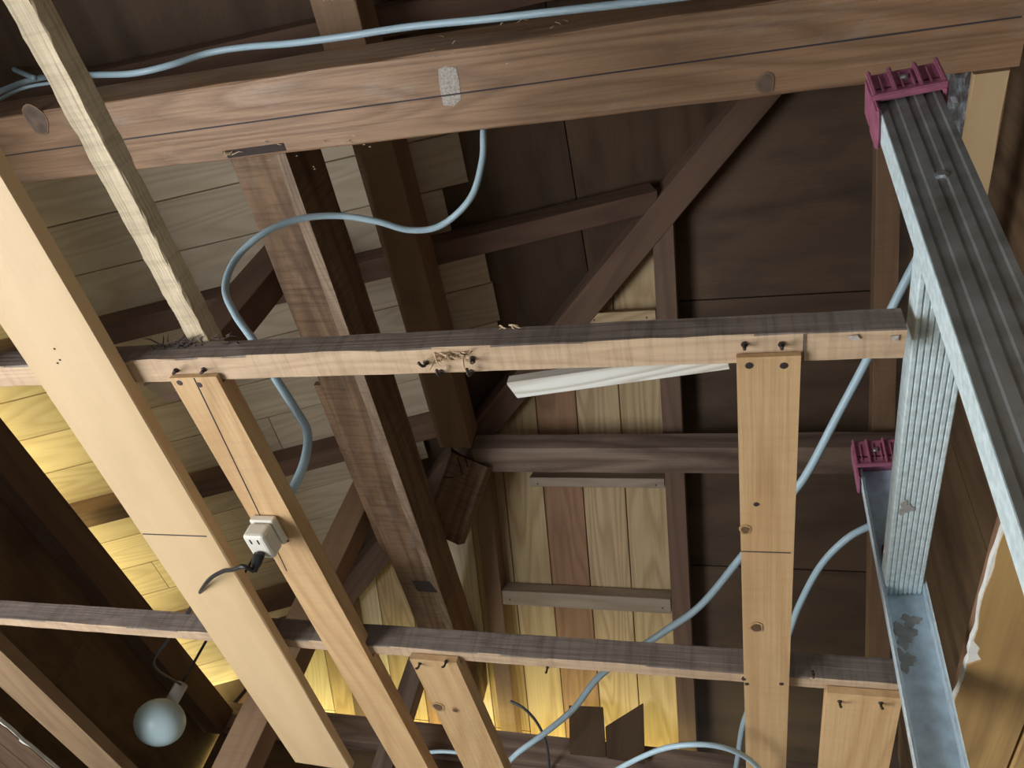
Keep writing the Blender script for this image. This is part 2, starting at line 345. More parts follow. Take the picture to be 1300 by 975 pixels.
# attic walls
aw = struct(empty('wall_left', (XL, YB, 0.44)))
for y0, y1 in ((YB, -0.45), (-0.447, 0.46), (0.463, 1.37), (1.373, YF)):
    slab('plywood_sheet', [(-1.502, y0, .44), (-1.502, y1, .44), (-1.502, y1, .905), (-1.502, y0, .905)], (-1, 0, 0), 0.02, M['plyb'], aw, xdir=(0, 1, 0))
aw = struct(empty('wall_front', (XL, YF, 0.44)))
for x0, x1 in ((-1.49, -0.66), (-0.657, 0.25), (0.253, 0.34)):
    slab('plywood_sheet', [(x0, 1.988, .44), (x1, 1.988, .44), (x1, 1.988, .93), (x0, 1.988, .93)], (0, 1, 0), 0.02, M['plyb'], aw, xdir=(1, 0, 0))
aw = struct(empty('wall_right', (0.345, YB, 0.44)))
def roof_z(x, y):
    a = LP(x, 1.2).z - 0.0; b = RP(x, y).z; return min(a, b)
for y0, y1 in ((YB, -0.6), (-0.597, 0.315), (0.318, 1.0), (1.003, 1.55), (1.553, 1.97)):
    slab('plywood_sheet', [(0.345, y0, .44), (0.345, y1, .44), (0.345, y1, roof_z(.345, y1)+.03), (0.345, y0, roof_z(.345, y0)+.03)], (1, 0, 0), 0.012, M['plyb'], aw, xdir=(0, 0, 1))
aw = struct(empty('wall_back', (XL, YB, 0.44)))
slab('plywood_sheet', [(-1.50, YB, .44), (0.34, YB, .44), (0.34, YB, LP(.34, 0).z), (-1.50, YB, LP(-1.50, 0).z)], (0, -1, 0), 0.02, M['plyb'], aw)

# ================================================================== ROOF
roofL = struct(empty('ceiling', LP(-1.9, -1.6)))
XE = -1.92
# plywood deck above the left slope
def clip_left(y0, y1, x0, x1):
    """polygon part of the rectangle lying on the left side of the hip"""
    pts = [(x0, y0), (x1, y0), (x1, y1), (x0, y1)]; out = []
    for i in range(4):
        a, b = pts[i], pts[(i+1) % 4]; fa = hipX(a[1])-a[0]; fb = hipX(b[1])-b[0]
        if fa >= 0: out.append(a)
        if fa*fb < 0: t = fa/(fa-fb); out.append((a[0]+t*(b[0]-a[0]), a[1]+t*(b[1]-a[1])))
    return out
for y0, y1 in ((-1.62, -0.55), (-0.547, 0.365), (0.368, 1.20), (1.203, 2.1), (2.103, 2.45)):
    for x0, x1 in ((XE, -1.2), (-1.197, -0.30), (-0.297, 0.36)):
        p = clip_left(y0, y1, x0, x1)
        if len(p) > 2: slab('plywood_sheet', [LP(x, y, .066) for x, y in p], NL, 0.012, M['ply'], roofL, xdir=(0, 1, 0))
# pale sheathing boards along the slope, one by one
rows = [.39, .50, .607, .728, .848, .952, 1.056, 1.18, 1.305, 1.41, 1.52, 1.64, 1.75, 1.86, 1.97, 2.08, 2.2]
ends = [-.50, -.50, -.555, -.505, -.505, -.515, -.53, -.62, -.66, -.78, -.9, -1.0, -1.12, -1.23, -1.35, -1.47]
for i in range(len(rows)-1):
    y0 = rows[i]+.0011; y1 = rows[i+1]-.0011; xe = min(ends[i], hipX((y0+y1)/2+.06)-.05); yc = (y0+y1)/2
    g = random.uniform(0, .0012); xj = random.choice((-1.46, -1.05, -0.76)) if i in (3, 6, 9) else None
    segs = [(XE, xe)] if xj is None or xj > xe-.1 else [(XE, xj-.0008), (xj+.0008, xe)]
    for a, b in segs:
        bar('sheathing_board', LP(a, yc, .0505+g), LP(b, yc, .0505+g), y1-y0, 0.012, M['pale'], roofL, up=NL, seg=1, ch=.0012)
for k in range(11):
    y0 = -1.72+.39*k; o_ = .080+.006*(k % 2)
    for x0, x1 in ((-1.95, -1.1), (-1.11, -.3), (-.31, .37)):
        p = clip_left(y0-.01, y0+.40, x0, x1)
        if len(p) > 2: slab('roofing_sheet', [LP(x, y, o_+(.012 if x0 == -1.11 else 0)) for x, y in p], NL, .004, M['ply'], roofL, xdir=(0, 1, 0))
roofR = struct(empty('ceiling', RP(0, 2.45)))
def clip_right(y0, y1, x0, x1):
    pts = [(x0, y0), (x1, y0), (x1, y1), (x0, y1)]; out = []
    for i in range(4):
        a, b = pts[i], pts[(i+1) % 4]; fa = a[0]-hipX(a[1]); fb = b[0]-hipX(b[1])
        if fa >= 0: out.append(a)
        if fa*fb < 0: t = fa/(fa-fb); out.append((a[0]+t*(b[0]-a[0]), a[1]+t*(b[1]-a[1])))
    return out
for y0, y1 in ((0.2, 0.955), (0.958, 1.56), (1.563, 2.16), (2.163, 2.46)):
    for x0, x1 in ((-1.92, -1.05), (-1.047, -0.147), (-0.144, 0.36)):
        p = clip_right(y0, y1, x0, x1)
        if len(p) > 2: slab('plywood_sheet', [RP(x, y, .066) for x, y in p], NR, 0.012, M['ply'], roofR, xdir=(1, 0, 0))
xs = [-1.30, -1.197, -1.095, -.992, -.89, -.788, -.686, -.583, -.480, -.378, -.272, -.168]
mats = ['pale', 'tan', 'pale', 'tan', 'redb', 'pale', 'tan', 'knotty', 'redb', 'tan', 'knotty']
for i in range(len(xs)-1):
    x0, x1 = xs[i]+.0012, xs[i+1]-.0012; xc = (x0+x1)/2; yh = hipY(x1)+.03
    yj = 2.04 + .012*(i % 3)
    for a, b in ((yh, yj-.001), (yj+.001, 2.45)):
        if b-a > .03: bar('sheathing_board', RP(xc, a, .0505), RP(xc, b, .0505), x1-x0, .012, M[mats[i]], roofR, up=NR, seg=1, ch=.0012)

for k in range(6):
    y0 = .18+.39*k; o_ = .080+.006*(k % 2)
    for x0, x1 in ((-1.97, -1.1), (-1.11, -.3), (-.31, .37)):
        p = clip_right(y0-.01, y0+.40, x0, x1)
        if len(p) > 2: slab('roofing_sheet', [RP(x, y, o_+(.012 if x0 == -1.11 else 0)) for x, y in p], NR, .004, M['ply'], roofR)
# hip capping over the joint of the two decks
bar('hip_cap', (hipX(.28), .28, RP(0, .28).z+.100), (hipX(2.45), 2.45, RP(0, 2.45).z+.100), .16, .01, M['ply'], roofR, seg=1)
# rafters of the left slope
lr = [(-1.095, None), (-.64, None), (-.185, None), (.27, 'brown rafter of the left slope crossing just above the top beam'), (.725, 'dark brown sloping rafter of the pale boarded slope, meeting the hip above the bearer'),
      (1.18, 'dark brown sloping rafter crossing below the bearer, behind the narrow nailed joist'), (1.635, 'sloping rafter low on the left near the eave'), (2.09, 'lowest short rafter of the left slope at the corner')]
for yc, lb in lr:
    xe = min(hipX(yc+.03)-.025, .325)
    if xe < -1.8: continue
    o = bar('rafter', LP(XE+.02, yc), LP(xe, yc), .048, .0495, M['rafter'], up=NL, seg=8, jit=.0004)
    tag(o, lb or ['rearmost brown rafter of the left slope', 'second brown rafter of the left slope counted from the back wall', 'brown rafter of the left slope directly over the camera'][min(2, int((yc+1.1)/.45))], 'rafter', 'rafters of the left roof slope')
# rafters of the far slope
rr_ = [(-1.52, 'short rafter at the far left corner'), (-1.075, 'rafter of the far slope left of the thick stained beam'), (-.629, 'tan edged rafter of the far slope rising beside the thick stained beam'),
       (-.146, 'narrow brown rafter running straight down at the right edge of the vertical boards'), (.30, 'grey brown rafter of the far slope next to the ladder')]
for xc, lb in rr_:
    y0 = hipY(xc)+.022
    o = bar('rafter', RP(xc, y0), RP(xc, 2.43), .046, .0495, M['purlin'] if xc > .2 or xc == -.629 else M['rafter'], up=NR, seg=8, jit=.0004)
    tag(o, lb, 'rafter', 'rafters of the far roof slope')
# hip rafter
ha = Vector((hipX(.30), .30, 0)); hb = Vector((hipX(2.35), 2.35, 0))
ha.z = RP(0, .30).z-.012; hb.z = RP(0, 2.35).z-.012
hd = (hb-ha).normalized(); hs = Vector((0, 0, 1)).cross(hd).normalized()
tag(bar('hip_rafter', ha, ha+(hb-ha)*0.472, .062, .072, M['rafter'], seg=8), 'dark brown diagonal hip rafter running from the top beam down to the purlin corner', 'rafter')
tag(bar('hip_rafter', ha+(hb-ha)*0.475, hb, .062, .072, M['rafter'], seg=8), 'lower length of the diagonal hip rafter beyond the purlin corner', 'rafter')
# noggings between the far rafters
def nog(y0, y1, lb, m='purlin', x0=-.604, x1=-.171, off=0.0, h=.03):
    o = bar('nogging', RP(x0, (y0+y1)/2, off), RP(x1, (y0+y1)/2, off), y1-y0, h, M[m], up=NR, seg=2)
    for x in (x0+.02, x1-.02): nail(RP(x, (y0+y1)/2+.004, off), o, n=tuple(-NR), r=.0022)
    tag(o, lb, 'batten', 'battens nailed across between rafters'); return o
nog(1.615, 1.655, 'grey brown batten nailed across the vertical boards below the dark purlin', 'batten', h=.045)
nog(.962, .985, 'pale batten across the boards just above the bearer', 'tan', x0=-.33)
nog(1.328, 1.352, 'grey batten tucked right under the dark wany purlin', 'batten', x0=-.50, h=.04)

# ================================================================== MAIN TIMBERS
# wall plates
tag(blk('wall_plate', -1.50, -1.44, YB+.02, 1.93, .846, .918, M['rafter'], axis='y', seg=6), 'dark brown wall plate along the left eave below the yellow lit boards', 'beam')
tag(blk('wall_plate', -1.50, .335, 1.935, 1.985, .872, .945, M['dpurlin'], seg=8), 'grey brown wall plate along the far eave at the foot of the boards', 'beam')
# big beam across the top
big = bar('tie_beam', (-1.438, .2755, .95), (.302, .2885, .95), .103, .095, M['big'], seg=24, jit=.0009, ch=.002)
tag(big, 'large weathered reddish beam crossing the top with an ink line along its underside', 'beam')
def mark(name, x0, x1, y, z, wd, parent, mat='pencil', dy=0.0, label=None, th=.0006):
    o = bar(name, (x0, y, z-.0006), (x1, y+dy, z-.0006), wd, th, M[mat], parent, seg=6, ch=0)
    if label: o['label'] = label
    return o
mark('ink_line', -1.43, .295, .2815, .9505, .0018, big, dy=.006, label='dark snapped ink line')
def patch(name, pts, z, parent, mat, label=None):
    bm = bmesh.new(); b = [bm.verts.new((p.x, p.y, z)) for p in pts]; t = [bm.verts.new((p.x, p.y, z-.0006)) for p in pts]; bm.faces.new(b); bm.faces.new(t)
    k = len(pts)
    for i in range(k): bm.faces.new((b[i], b[(i+1) % k], t[(i+1) % k], t[i]))
    o = link(name, bm, M[mat], parent, Matrix.Identity(4))
    if label: o['label'] = label
    return o
patch('chalk_mark', [at_z(x, y, .95) for x, y in ((556, 88), (566, 84), (579, 86), (583, 104), (585, 126), (576, 135), (563, 134), (558, 112))], .9508, big, 'chalk', 'white chalk smear')
# dark mortise at the end of the thick beam
mo = bar('mortise', tuple(at_z(288, 196, .951)+Vector((0, 0, -.0012))), tuple(at_z(362, 186, .951)+Vector((0, 0, -.0012))), .011, .0012, M['fibre'], big, seg=1, ch=0); mo['label'] = 'dark slot where the stained beam enters'
def splinters(parent, centre, n, spread, ln, mat, rmax=.0009, zdir=-1, name='splinter', dirx=1.0):
    bm = bmesh.new(); c = Vector(centre)
    for i in range(n):
        p = c + Vector((random.uniform(-spread, spread), random.uniform(-spread, spread)*.25, 0))
        d = Vector((random.uniform(-1, 1)*dirx, random.uniform(-.5, .3), zdir*random.uniform(.05, .7))).normalized()*ln*random.uniform(.4, 1)
        s = d.cross(Vector((0, 1, .3))).normalized()*rmax; u = d.cross(s).normalized()*rmax
        k = d*.5 + Vector((random.uniform(-1, 1), random.uniform(-1, 1), random.uniform(-1, 1)))*ln*.12
        a = [bm.verts.new(p+v) for v in (s, u, -s, -u)]; m = [bm.verts.new(p+k+v*.8) for v in (s, u, -s, -u)]; e = bm.verts.new(p+d)
        bm.faces.new(a)
        for j in range(4):
            bm.faces.new((a[j], a[(j+1) % 4], m[(j+1) % 4], m[j])); bm.faces.new((m[j], m[(j+1) % 4], e))
    o = link(name, bm, M[mat], parent, Matrix.Identity(4)); o['kind'] = 'stuff'; return o
splinters(big, at_z(292, 196, .949), 6, .008, .03, 'splint')
splinters(big, at_y(650, 55, .232), 14, .10, .012, 'splint', rmax=.0006)
splinters(big, at_z(420, 190, .949), 14, .10, .01, 'splint', rmax=.0007)

def skew(x0, x1, ya, yb, z, h, mat, name, k=-.039, yref=.35, **kw):
    xa = (x0+x1)/2 + k*(ya-yref); xb = (x0+x1)/2 + k*(yb-yref)
    return bar(name, (xa, ya, z), (xb, yb, z), x1-x0, h, mat, **kw)
thick = skew(-.732, -.632, .336, 1.93, 1.0, .107, M['rough_beam'], 'beam', seg=22, jit=.0012, ch=.004)
tag(thick, 'thick dark stained rough beam running away from the top beam, with a small chiselled notch', 'beam')
we = skew(-.632-.020, -.6325, .336, 1.93, .9992, .0012, M['worn'], 'worn_edge', parent=thick, seg=22, jit=.0004, ch=0); we['label'] = 'paler worn edge along the right of the underside'
# chiselled notch on its underside
nc = patch('notch', [at_z(x, y, 1.0) for x, y in ((523, 737), (545, 738), (556, 752), (530, 750))], .9995, thick, 'fibre', 'small dark chiselled notch')
skx = skew(-.732-.020, -.632-.100, .80, 1.30, 1.012, .012, M['rough_beam'], 'side_strip', parent=thick, seg=6, jit=.0008)
thin = skew(-.656, -.578, -.9, 1.19, 1.25, .072, M['purlin'], 'purlin', k=-.044, yref=.45, seg=14, jit=.0008)
tag(thin, 'brown purlin running away to the corner, right of the thick stained beam', 'beam')
tag(blk('purlin', -.612, .338, 1.199, 1.277, 1.25, 1.310, M['dpurlin'], seg=16, jit=.0012, ch=.006), 'dark wany edged purlin crossing behind the upright nailed joist to the ladder', 'beam')
# the post under the purlin corner
pa = bar('brace', (-.690, 1.352, 1.112), (-.620, 1.222, 1.242), .098, .045, M['rough_beam'], up=(0, .7, .7), seg=10, jit=.0006)
tag(pa, 'dark chisel marked brace under the purlin corner, leaning behind the thick stained beam', 'post')
def on_brace(px, py):
    r = ray(px, py); o = Vector((-.690, 1.352, 1.112)); d = Vector((.070, -.130, .130)).normalized(); n = Vector((0, .7, .7)); n = (n-n.dot(d)*d).normalized()
    return r*(o.dot(n)/r.dot(n)) - n*.0012
for x, y, dx, dy in ((584, 592, 3, 11), (570, 606, 7, 0), (592, 586, 2, 7)):
    bar('cut_mark', on_brace(x-dx, y-dy), on_brace(x+dx, y+dy), .003, .0016, M['fibre'], pa, up=(0, .7, .7), seg=1, ch=0)
tag(blk('post', -.866, -.812, 1.75, 1.79, .46, RP(0, 1.79).z-.003, M['dpurlin'], axis='z', seg=8, jit=.0006), 'thin upright post between two joists at the bottom edge', 'post')
tag(blk('post', -.880, -.815, 1.195, 1.245, .46, LP(-.85, 1.2).z-.004, M['purlin'], axis='z', seg=8, jit=.0006), 'slanting looking brown post left of the thick stained beam, above the plug box', 'post')
tag(blk('post', -.890, -.818, .60, .655, .80, LP(-.89, .6).z+.047, M['rafter'], axis='z', seg=6, jit=.0006), 'short dark hanger post from the roof boards down behind the bearer, beside the cable loop', 'post')

# ceiling bearers A and B
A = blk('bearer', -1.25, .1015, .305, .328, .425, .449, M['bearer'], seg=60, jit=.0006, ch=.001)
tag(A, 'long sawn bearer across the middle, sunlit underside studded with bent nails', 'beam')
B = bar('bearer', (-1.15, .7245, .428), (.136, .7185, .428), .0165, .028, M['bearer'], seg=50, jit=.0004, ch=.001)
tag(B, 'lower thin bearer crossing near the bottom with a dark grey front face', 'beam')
splinters(A, at_y(222, 440, .304), 26, .016, .022, 'fibre', rmax=.0008, zdir=.3); splinters(A, at_y(262, 437, .304), 26, .03, .010, 'fibre', rmax=.0009, zdir=.2)
splinters(A, at_z(572, 452, .4249), 26, .016, .014, 'splint', rmax=.0007); splinters(A, at_y(640, 415, .3045), 6, .006, .01, 'splint')
for x, y, b in ((541, 460, (-.002, -.006, 0)), (600, 455, (.004, -.003, 0)), (560, 472, (.001, -.008, 0)), (598, 472, (.001, -.009, 0)), (224, 470, (.007, -.006, 0)), (259, 469, (.006, -.004, 0)), (945, 437, (0, -.003, 0)), (992, 437, (0, -.004, 0))):
    nail(at_z(x, y, .425), A, bent=b)
mark('pencil_line', *([at_z(1020, 440, .4249).x-.0003, at_z(1020, 440, .4249).x+.0004]), .3165, .4248, .022, A)
patch('plaster_spot', [at_z(x, y, .4249) for x, y in ((1130, 426), (1141, 425), (1140, 432), (1133, 432))], .4245, A, 'chalk')
patch('plaster_spot', [at_z(x, y, .4249) for x, y in ((1076, 426), (1088, 424), (1092, 430), (1080, 431))], .4245, A, 'chalk')
for x, y, b in ((1032, 858, (0, -.004, .003)), (695, 851, (0, -.003, 0))): nail(at_z(x, y-4, .428), B, bent=b, r=.0018)

# grey weathered front faces of the bearers, their shade painted in
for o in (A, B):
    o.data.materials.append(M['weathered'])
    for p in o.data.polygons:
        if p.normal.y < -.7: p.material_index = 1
# comb-profile joists: notched over the bearers
def joist(xl0, xr0, xl1, xr1, ya, yb, label, slots, z0=.42, h=.017, mat='joist', group='ceiling joists running away from the bearers', nm='ceiling_joist'):
    """xl0,xr0 at y=ya ; xl1,xr1 at y=yb ; slots = [(y0,y1,ztop)]"""
    prof = []; ys = sorted(set([ya, yb] + [v for s in slots for v in (s[0], s[1])])); ys = [y for y in ys if ya <= y <= yb]
    iv = []
    for a, b in zip(ys[:-1], ys[1:]):
        zt = z0+h
        for s in slots:
            if s[0] <= (a+b)/2 <= s[1]: zt = s[2]
        iv.append((a, b, zt))
    top = []
    for a, b, zt in iv: top += [(a, zt), (b, zt)]
    prof = top + [(yb, z0), (ya, z0)]
    bm = bmesh.new(); L_, R_ = [], []
    for y, z in prof:
        t = (y-ya)/(yb-ya); L_.append(bm.verts.new((xl0+t*(xl1-xl0), y, z))); R_.append(bm.verts.new((xr0+t*(xr1-xr0), y, z)))
    bm.faces.new(L_); bm.faces.new(R_); n = len(prof)
    for i in range(n): bm.faces.new((L_[i], L_[(i+1) % n], R_[(i+1) % n], R_[i]))
    # local X along the grain
    mw = Matrix.Translation((xl0, ya, z0)) @ Matrix.Rotation(math.pi/2, 4, 'Z')
    bmesh.ops.transform(bm, matrix=mw.inverted(), verts=bm.verts)
    bmesh.ops.remove_doubles(bm, verts=bm.verts, dist=1e-6)
    o = link(nm, bm, M[mat], None, mw); return tag(o, label, 'joist', group)
SA = (.30, .3295, .4243); SB = (.705, .7345, .4273)
J = {}
J['mid'] = joist(0.0, .040, -.0045, .0395, .319, 1.95, 'broad orange joist hanging straight down the picture right of centre', [SA, SB])
J['two'] = joist(-.449, -.4035, -.468, -.4115, .320, 1.95, 'narrow orange joist with a plug box on it and a groove down its middle', [SA, SB])
J['three'] = joist(-.354, -.299, -.349, -.281, .719, 1.95, 'knotty orange joist starting under the lower bearer left of centre', [SB])
J['four'] = joist(.0738, .1385, .0765, .1435, .719, 1.95, 'short wide orange joist under the lower bearer beside the ladder', [SB])
J['left'] = joist(-1.065, -.983, -1.075, -.998, .40, 1.95, 'dull brown joist at the far lower left corner', [SA, (.705, .738, .4273)], mat='shaded_joist')
for k, xs_ in (('mid', (951, 995)), ('two', (228, 253))):
    for x in xs_: nail(at_z(x, 464 if k == 'mid' else 486+(x-228)*.1, .42)+Vector((0, 0, 0)), J[k], r=.0028, proud=.0005)
for x, y in ((944, 862), (992, 868), (948, 868), (960, 640)): nail(at_z(x, y, .42), J['mid'], r=.0022, proud=.0008)
for x, y in ((533, 842), (566, 840)): nail(at_z(x, y, .42), J['three'], r=.0022, bent=(0, -.006, -.002))
for x, y in ((1066, 890), (1118, 892)): nail(at_z(x, y, .42), J['four'], r=.0022, bent=(0, -.006, -.001))
# ink lines on the joists
def line_on(px0, px1, z, wd, parent, nm='ink_line'):
    a = at_z(*px0, z-.0002); b = at_z(*px1, z-.0002); return bar(nm, a-Vector((0, 0, .0002)), b-Vector((0, 0, .0002)), wd, .0006, M['pencil'], parent, seg=1, ch=0)
line_on((940, 700), (1004, 702), .42, .0010, J['mid'])
line_on((246, 480), (364, 725), .42, .0008, J['two'])
def knot(px, py, z, r, parent):
    c = at_z(px, py, z)
    pts = [c+Vector((r*1.0*math.cos(a)*(1+.15*math.sin(3*a)), r*1.35*math.sin(a), 0)) for a in [2*math.pi*k/14 for k in range(14)]]
    patch('knot', pts, z-.0001, parent, 'knotm', 'dark round knot')
M['knotm'] = plain('dark_knot_wood', (0.16, 0.085, 0.035), 0.8, 0, 0.6, 240)
M['knotr'] = plain('knot_ring', (0.50, 0.30, 0.14), 0.8, 0, 0.3, 200)
M['knotg'] = plain('grey_knot', (0.22, 0.15, 0.11), 0.8, 0, 0.5, 60)
M['knotgr'] = plain('grey_knot_ring', (0.30, 0.19, 0.12), 0.8, 0, 0.4, 60)
def knot2(px, py, z, r, parent, ma='knotr', mb='knotm', k=1.5):
    c = at_z(px, py, z)
    for rr2, m, dz in ((r*k, ma, 0), (r, mb, .0004)):
        pts = [c+Vector((rr2*math.cos(a)*(1+.12*math.sin(3*a+px)), rr2*1.3*math.sin(a), 0)) for a in [2*math.pi*k/16 for k in range(16)]]
        patch('knot', pts, z-.0001-dz, parent, m)
knot2(960, 796, .42, .0042, J['mid']); knot2(946, 672, .42, .003, J['mid'])
knot2(556, 897, .42, .0055, J['three']); knot2(578, 901, .42, .003, J['three'])
knot2(46, 152, .95, .016, big, 'knotgr', 'knotg', 1.15); knot2(972, 106, .95, .008, big, 'knotgr', 'knotg', 1.3)
# wide blond plank crossing below the bearer
wp = bar('plank', (-.5015, -.25, .4115), (-.566, 1.0, .4115), .087, .0125, M['plank'], seg=10, jit=.0003)
tag(wp, 'wide smooth blond plank slanting across the left in front of the bearer', 'plank')
line_on((181, 678), (262, 681), .4115, .0012, wp)
for x, y in ((69, 443), (73, 461), (76, 457)): nail(at_z(x, y, .4115), wp, r=.001, proud=.0003)
# fuzzy sawn stick resting on the bearer
fz = bar('batten', (-.425, -.25, .4495), (-.4305, .325, .4495), .0205, .0185, M['fuzzy'], seg=70, jit=.0007)
tag(fz, 'rough sawn pale stick from the top left corner ending at a torn black tuft', 'batten')
# small joist end at the far left
tag(bar('batten', (-.655, -.1, .412), (-.6655, .322, .412), .026, .0125, M['joist'], seg=3), 'short orange batten end at the left edge beside the wide plank', 'batten')
# new white lath on top of the bearer + its offcut
a = Vector((-.1700, .3672, .4497)); b = Vector((.044, .3372, .4497))
tag(bar('lath', a+Vector((0, 0, 0)), Vector((-.006, .3442, .4497)), .0165, .011, M['newlath'], seg=4, cut0=.004), 'new whitish lath with bold grain on the bearer', 'batten', 'new white laths')
tag(bar('lath', (-.507, .357, .4497), (-.470, .345, .4497), .018, .012, M['newlath'], seg=2, cut0=.006), 'small whitish lath offcut on the bearer beside the narrow joist', 'batten', 'new white laths')
# light joist stub right of the ladder
tag(bar('joist_stub', (.278, .344, .955), (.281, .80, .955), .036, .012, M['plank'], seg=8, jit=.0008), 'light yellow timber running away from the top beam behind the ladder', 'joist')
# reddish batten over the right ceiling board
tag(blk('batten', .196, .222, .38, 1.4, .4325, .470, M['redb'], axis='y', seg=6, jit=.0008), 'reddish brown batten on top of the torn ceiling board right of the ladder', 'batten')
# eave blocks: two cut boards standing on the far plate
def block(pts, label):
    q = [at_y(x, y, 1.918) for x, y in pts]
    o = slab('eave_board', q, (0, -1, 0), .010, M['ply'], xdir=(0, 0, 1)); return tag(o, label, 'board', 'cut boards at the far eave')
block([(723, 898), (766, 900), (770, 962), (724, 958)], 'dark square topped board standing at the far eave')
block([(769, 925), (817, 895), (819, 970), (771, 963)], 'dark slant topped board standing at the far eave, right of the square one')

# ================================================================== CABLES
def cable(label, pts, r=.0048, mat='cable', group='grey electric cables', name='cable'):
    P = [at_z(*p) for p in pts]
    return tag(tube(name, P, r, M[mat]), label, 'cable', group)
cable('grey cable hanging from the top beam in a wide S loop to the plug box', [(617, 128, 1.02), (614, 166, .97), (612, 205, .95), (597, 252, .93), (560, 286, .92), (520, 292, .91), (478, 281, .90), (430, 274, .89), (380, 278, .86), (335, 296, .82), (300, 328, .78), (286, 365, .73), (298, 398, .68), (325, 437, .62), (350, 480, .57), (375, 520, .54), (390, 548, .52), (388, 580, .49), (376, 612, .468), (357, 645, .445), (352, 662, .442)], r=.0046)
cable('long pale blue cable running from behind the ladder down to bottom centre', [(1205, 250, .80), (1180, 300, .79), (1156, 345, .78), (1128, 400, .77), (1098, 462, .75), (1062, 530, .73), (1028, 595, .71), (1005, 628, .70), (945, 702, .68), (890, 768, .66), (840, 804, .65), (765, 855, .63), (728, 900, .62), (690, 932, .61), (655, 958, .60), (630, 985, .60)], r=.0050)
cable('short pale blue cable curving left from the ladder behind the upright joist', [(1140, 652, .72), (1108, 666, .71), (1075, 684, .70), (1042, 718, .69), (1015, 768, .68), (998, 812, .67), (970, 860, .66), (945, 915, .65), (937, 960, .64), (932, 990, .64)], r=.0046)
cable('pale blue cable looping low across the foot of the upright joist', [(770, 985, .40), (800, 968, .398), (840, 951, .396), (880, 945, .395), (915, 948, .396), (945, 960, .398), (965, 978, .40), (975, 1000, .41)], r=.0028)
cable('thin dark grey cable hooking down left of the eave boards', [(648, 890, .9), (666, 900, .89), (682, 918, .88), (693, 942, .87), (697, 970, .86), (697, 990, .86)], r=.0034, mat='dcable')
cable('short length of pale cable seen between two joists at the bottom', [(500, 962, .62), (530, 957, .62), (560, 954, .62), (590, 956, .62)], r=.0036)
def on_big(pts): return [at_y(x, y, yy) for x, y, yy in pts]
def topcable(lb, pts, r, mat='cable'):
    return tag(tube('cable', on_big(pts), r, M[mat]), lb, 'cable', 'cables along the top beam')
topcable('blue cable running along the top edge of the large beam', [(-40, 128, .213), (-5, 118, .213), (35, 103, .214), (75, 96, .214), (125, 95, .214), (170, 93, .214), (215, 83, .214), (262, 68, .214), (310, 60, .215), (370, 55, .215), (440, 46, .215), (520, 34, .216), (620, 24, .216), (720, 13, .216), (800, 4, .217), (880, -6, .217)], .0048)
topcable('thin pale cable end curling up at the left edge of the large beam', [(-30, 142, .210), (0, 126, .210), (30, 112, .209), (60, 106, .209), (90, 104, .209)], .0026)
topcable('blue cable coming in from the top left to join the cable on the beam', [(-30, 68, .205), (0, 79, .205), (22, 90, .205), (44, 99, .205)], .0042)

lc = at_z(203, 917, .60)
# ================================================================== PLUG BOX
bc = at_z(344, 668, .42); root = empty('plug_box', (bc.x, bc.y, .4195))
tag(root, 'cream plastic plug box screwed under the narrow joist with a black plug in it', 'socket')
def rbox(name, x0, x1, y0, y1, z0, z1, mat, parent, bev=.003, segs=3):
    bm = bmesh.new(); bmesh.ops.create_cube(bm, size=1.0)
    bmesh.ops.scale(bm, vec=(x1-x0, y1-y0, z1-z0), verts=bm.verts)
    bmesh.ops.bevel(bm, geom=bm.edges[:], offset=bev, segments=segs, affect='EDGES', profile=.5)
    o = link(name, bm, mat, parent, Matrix.Translation(((x0+x1)/2, (y0+y1)/2, (z0+z1)/2)), smooth=False); return o
def bxs(s): return s
rbox('base_plate', bc.x-.013, bc.x+.013, bc.y-.017, bc.y+.017, .4115, .4195, M['socket'], root, .002)
bd = rbox('housing', bc.x-.012, bc.x+.012, bc.y-.016, bc.y+.016, .393, .4113, M['socket'], root, .004)
for dx in (-.004, .004): rbox('socket_slot', bc.x+dx-.0008, bc.x+dx+.0008, bc.y-.012, bc.y-.006, .3925, .3935, M['black'], root, .0003, 1)
nail((bc.x+.009, bc.y+.020, .4195), root, r=.0022, proud=.001)
pl = Vector((bc.x-.001, bc.y+.006, .393))
plug = empty('power_plug', pl); tag(plug, 'black plug pushed into the cream plug box, cord trailing down', 'plug')
bm = bmesh.new(); sec = [(0, .0052), (-.003, .0058), (-.010, .0052), (-.014, .0036), (-.018, .0030)]
sweep(bm, [[(q*math.cos(2*math.pi*k/12), q*.75*math.sin(2*math.pi*k/12), z) for k in range(12)] for z, q in sec])
link('plug_body', bm, M['black'], plug, Matrix.Translation(pl-Vector((0, 0, .0008))) @ Matrix.Rotation(.35, 4, 'X'), smooth=True)
tube('cord', [pl+Vector((0, .006, -.017)), at_z(309, 719, .375), at_z(296, 723, .378), at_z(281, 726, .385), at_z(262, 740, .398), at_z(240, 775, .45), at_z(215, 810, .52), at_z(196, 845, .58), lc+Vector((.002, 0, .083))], .0022, M['black'], plug, n=8, sides=8)

# ================================================================== LADDER
u = Vector((.078, .984, .165)).normalized(); Lz = Vector((-.03, -.166, .986)); Lz = (Lz-Lz.dot(u)*u).normalized(); wv = u.cross(Lz).normalized()
if wv.x < 0: wv = -wv
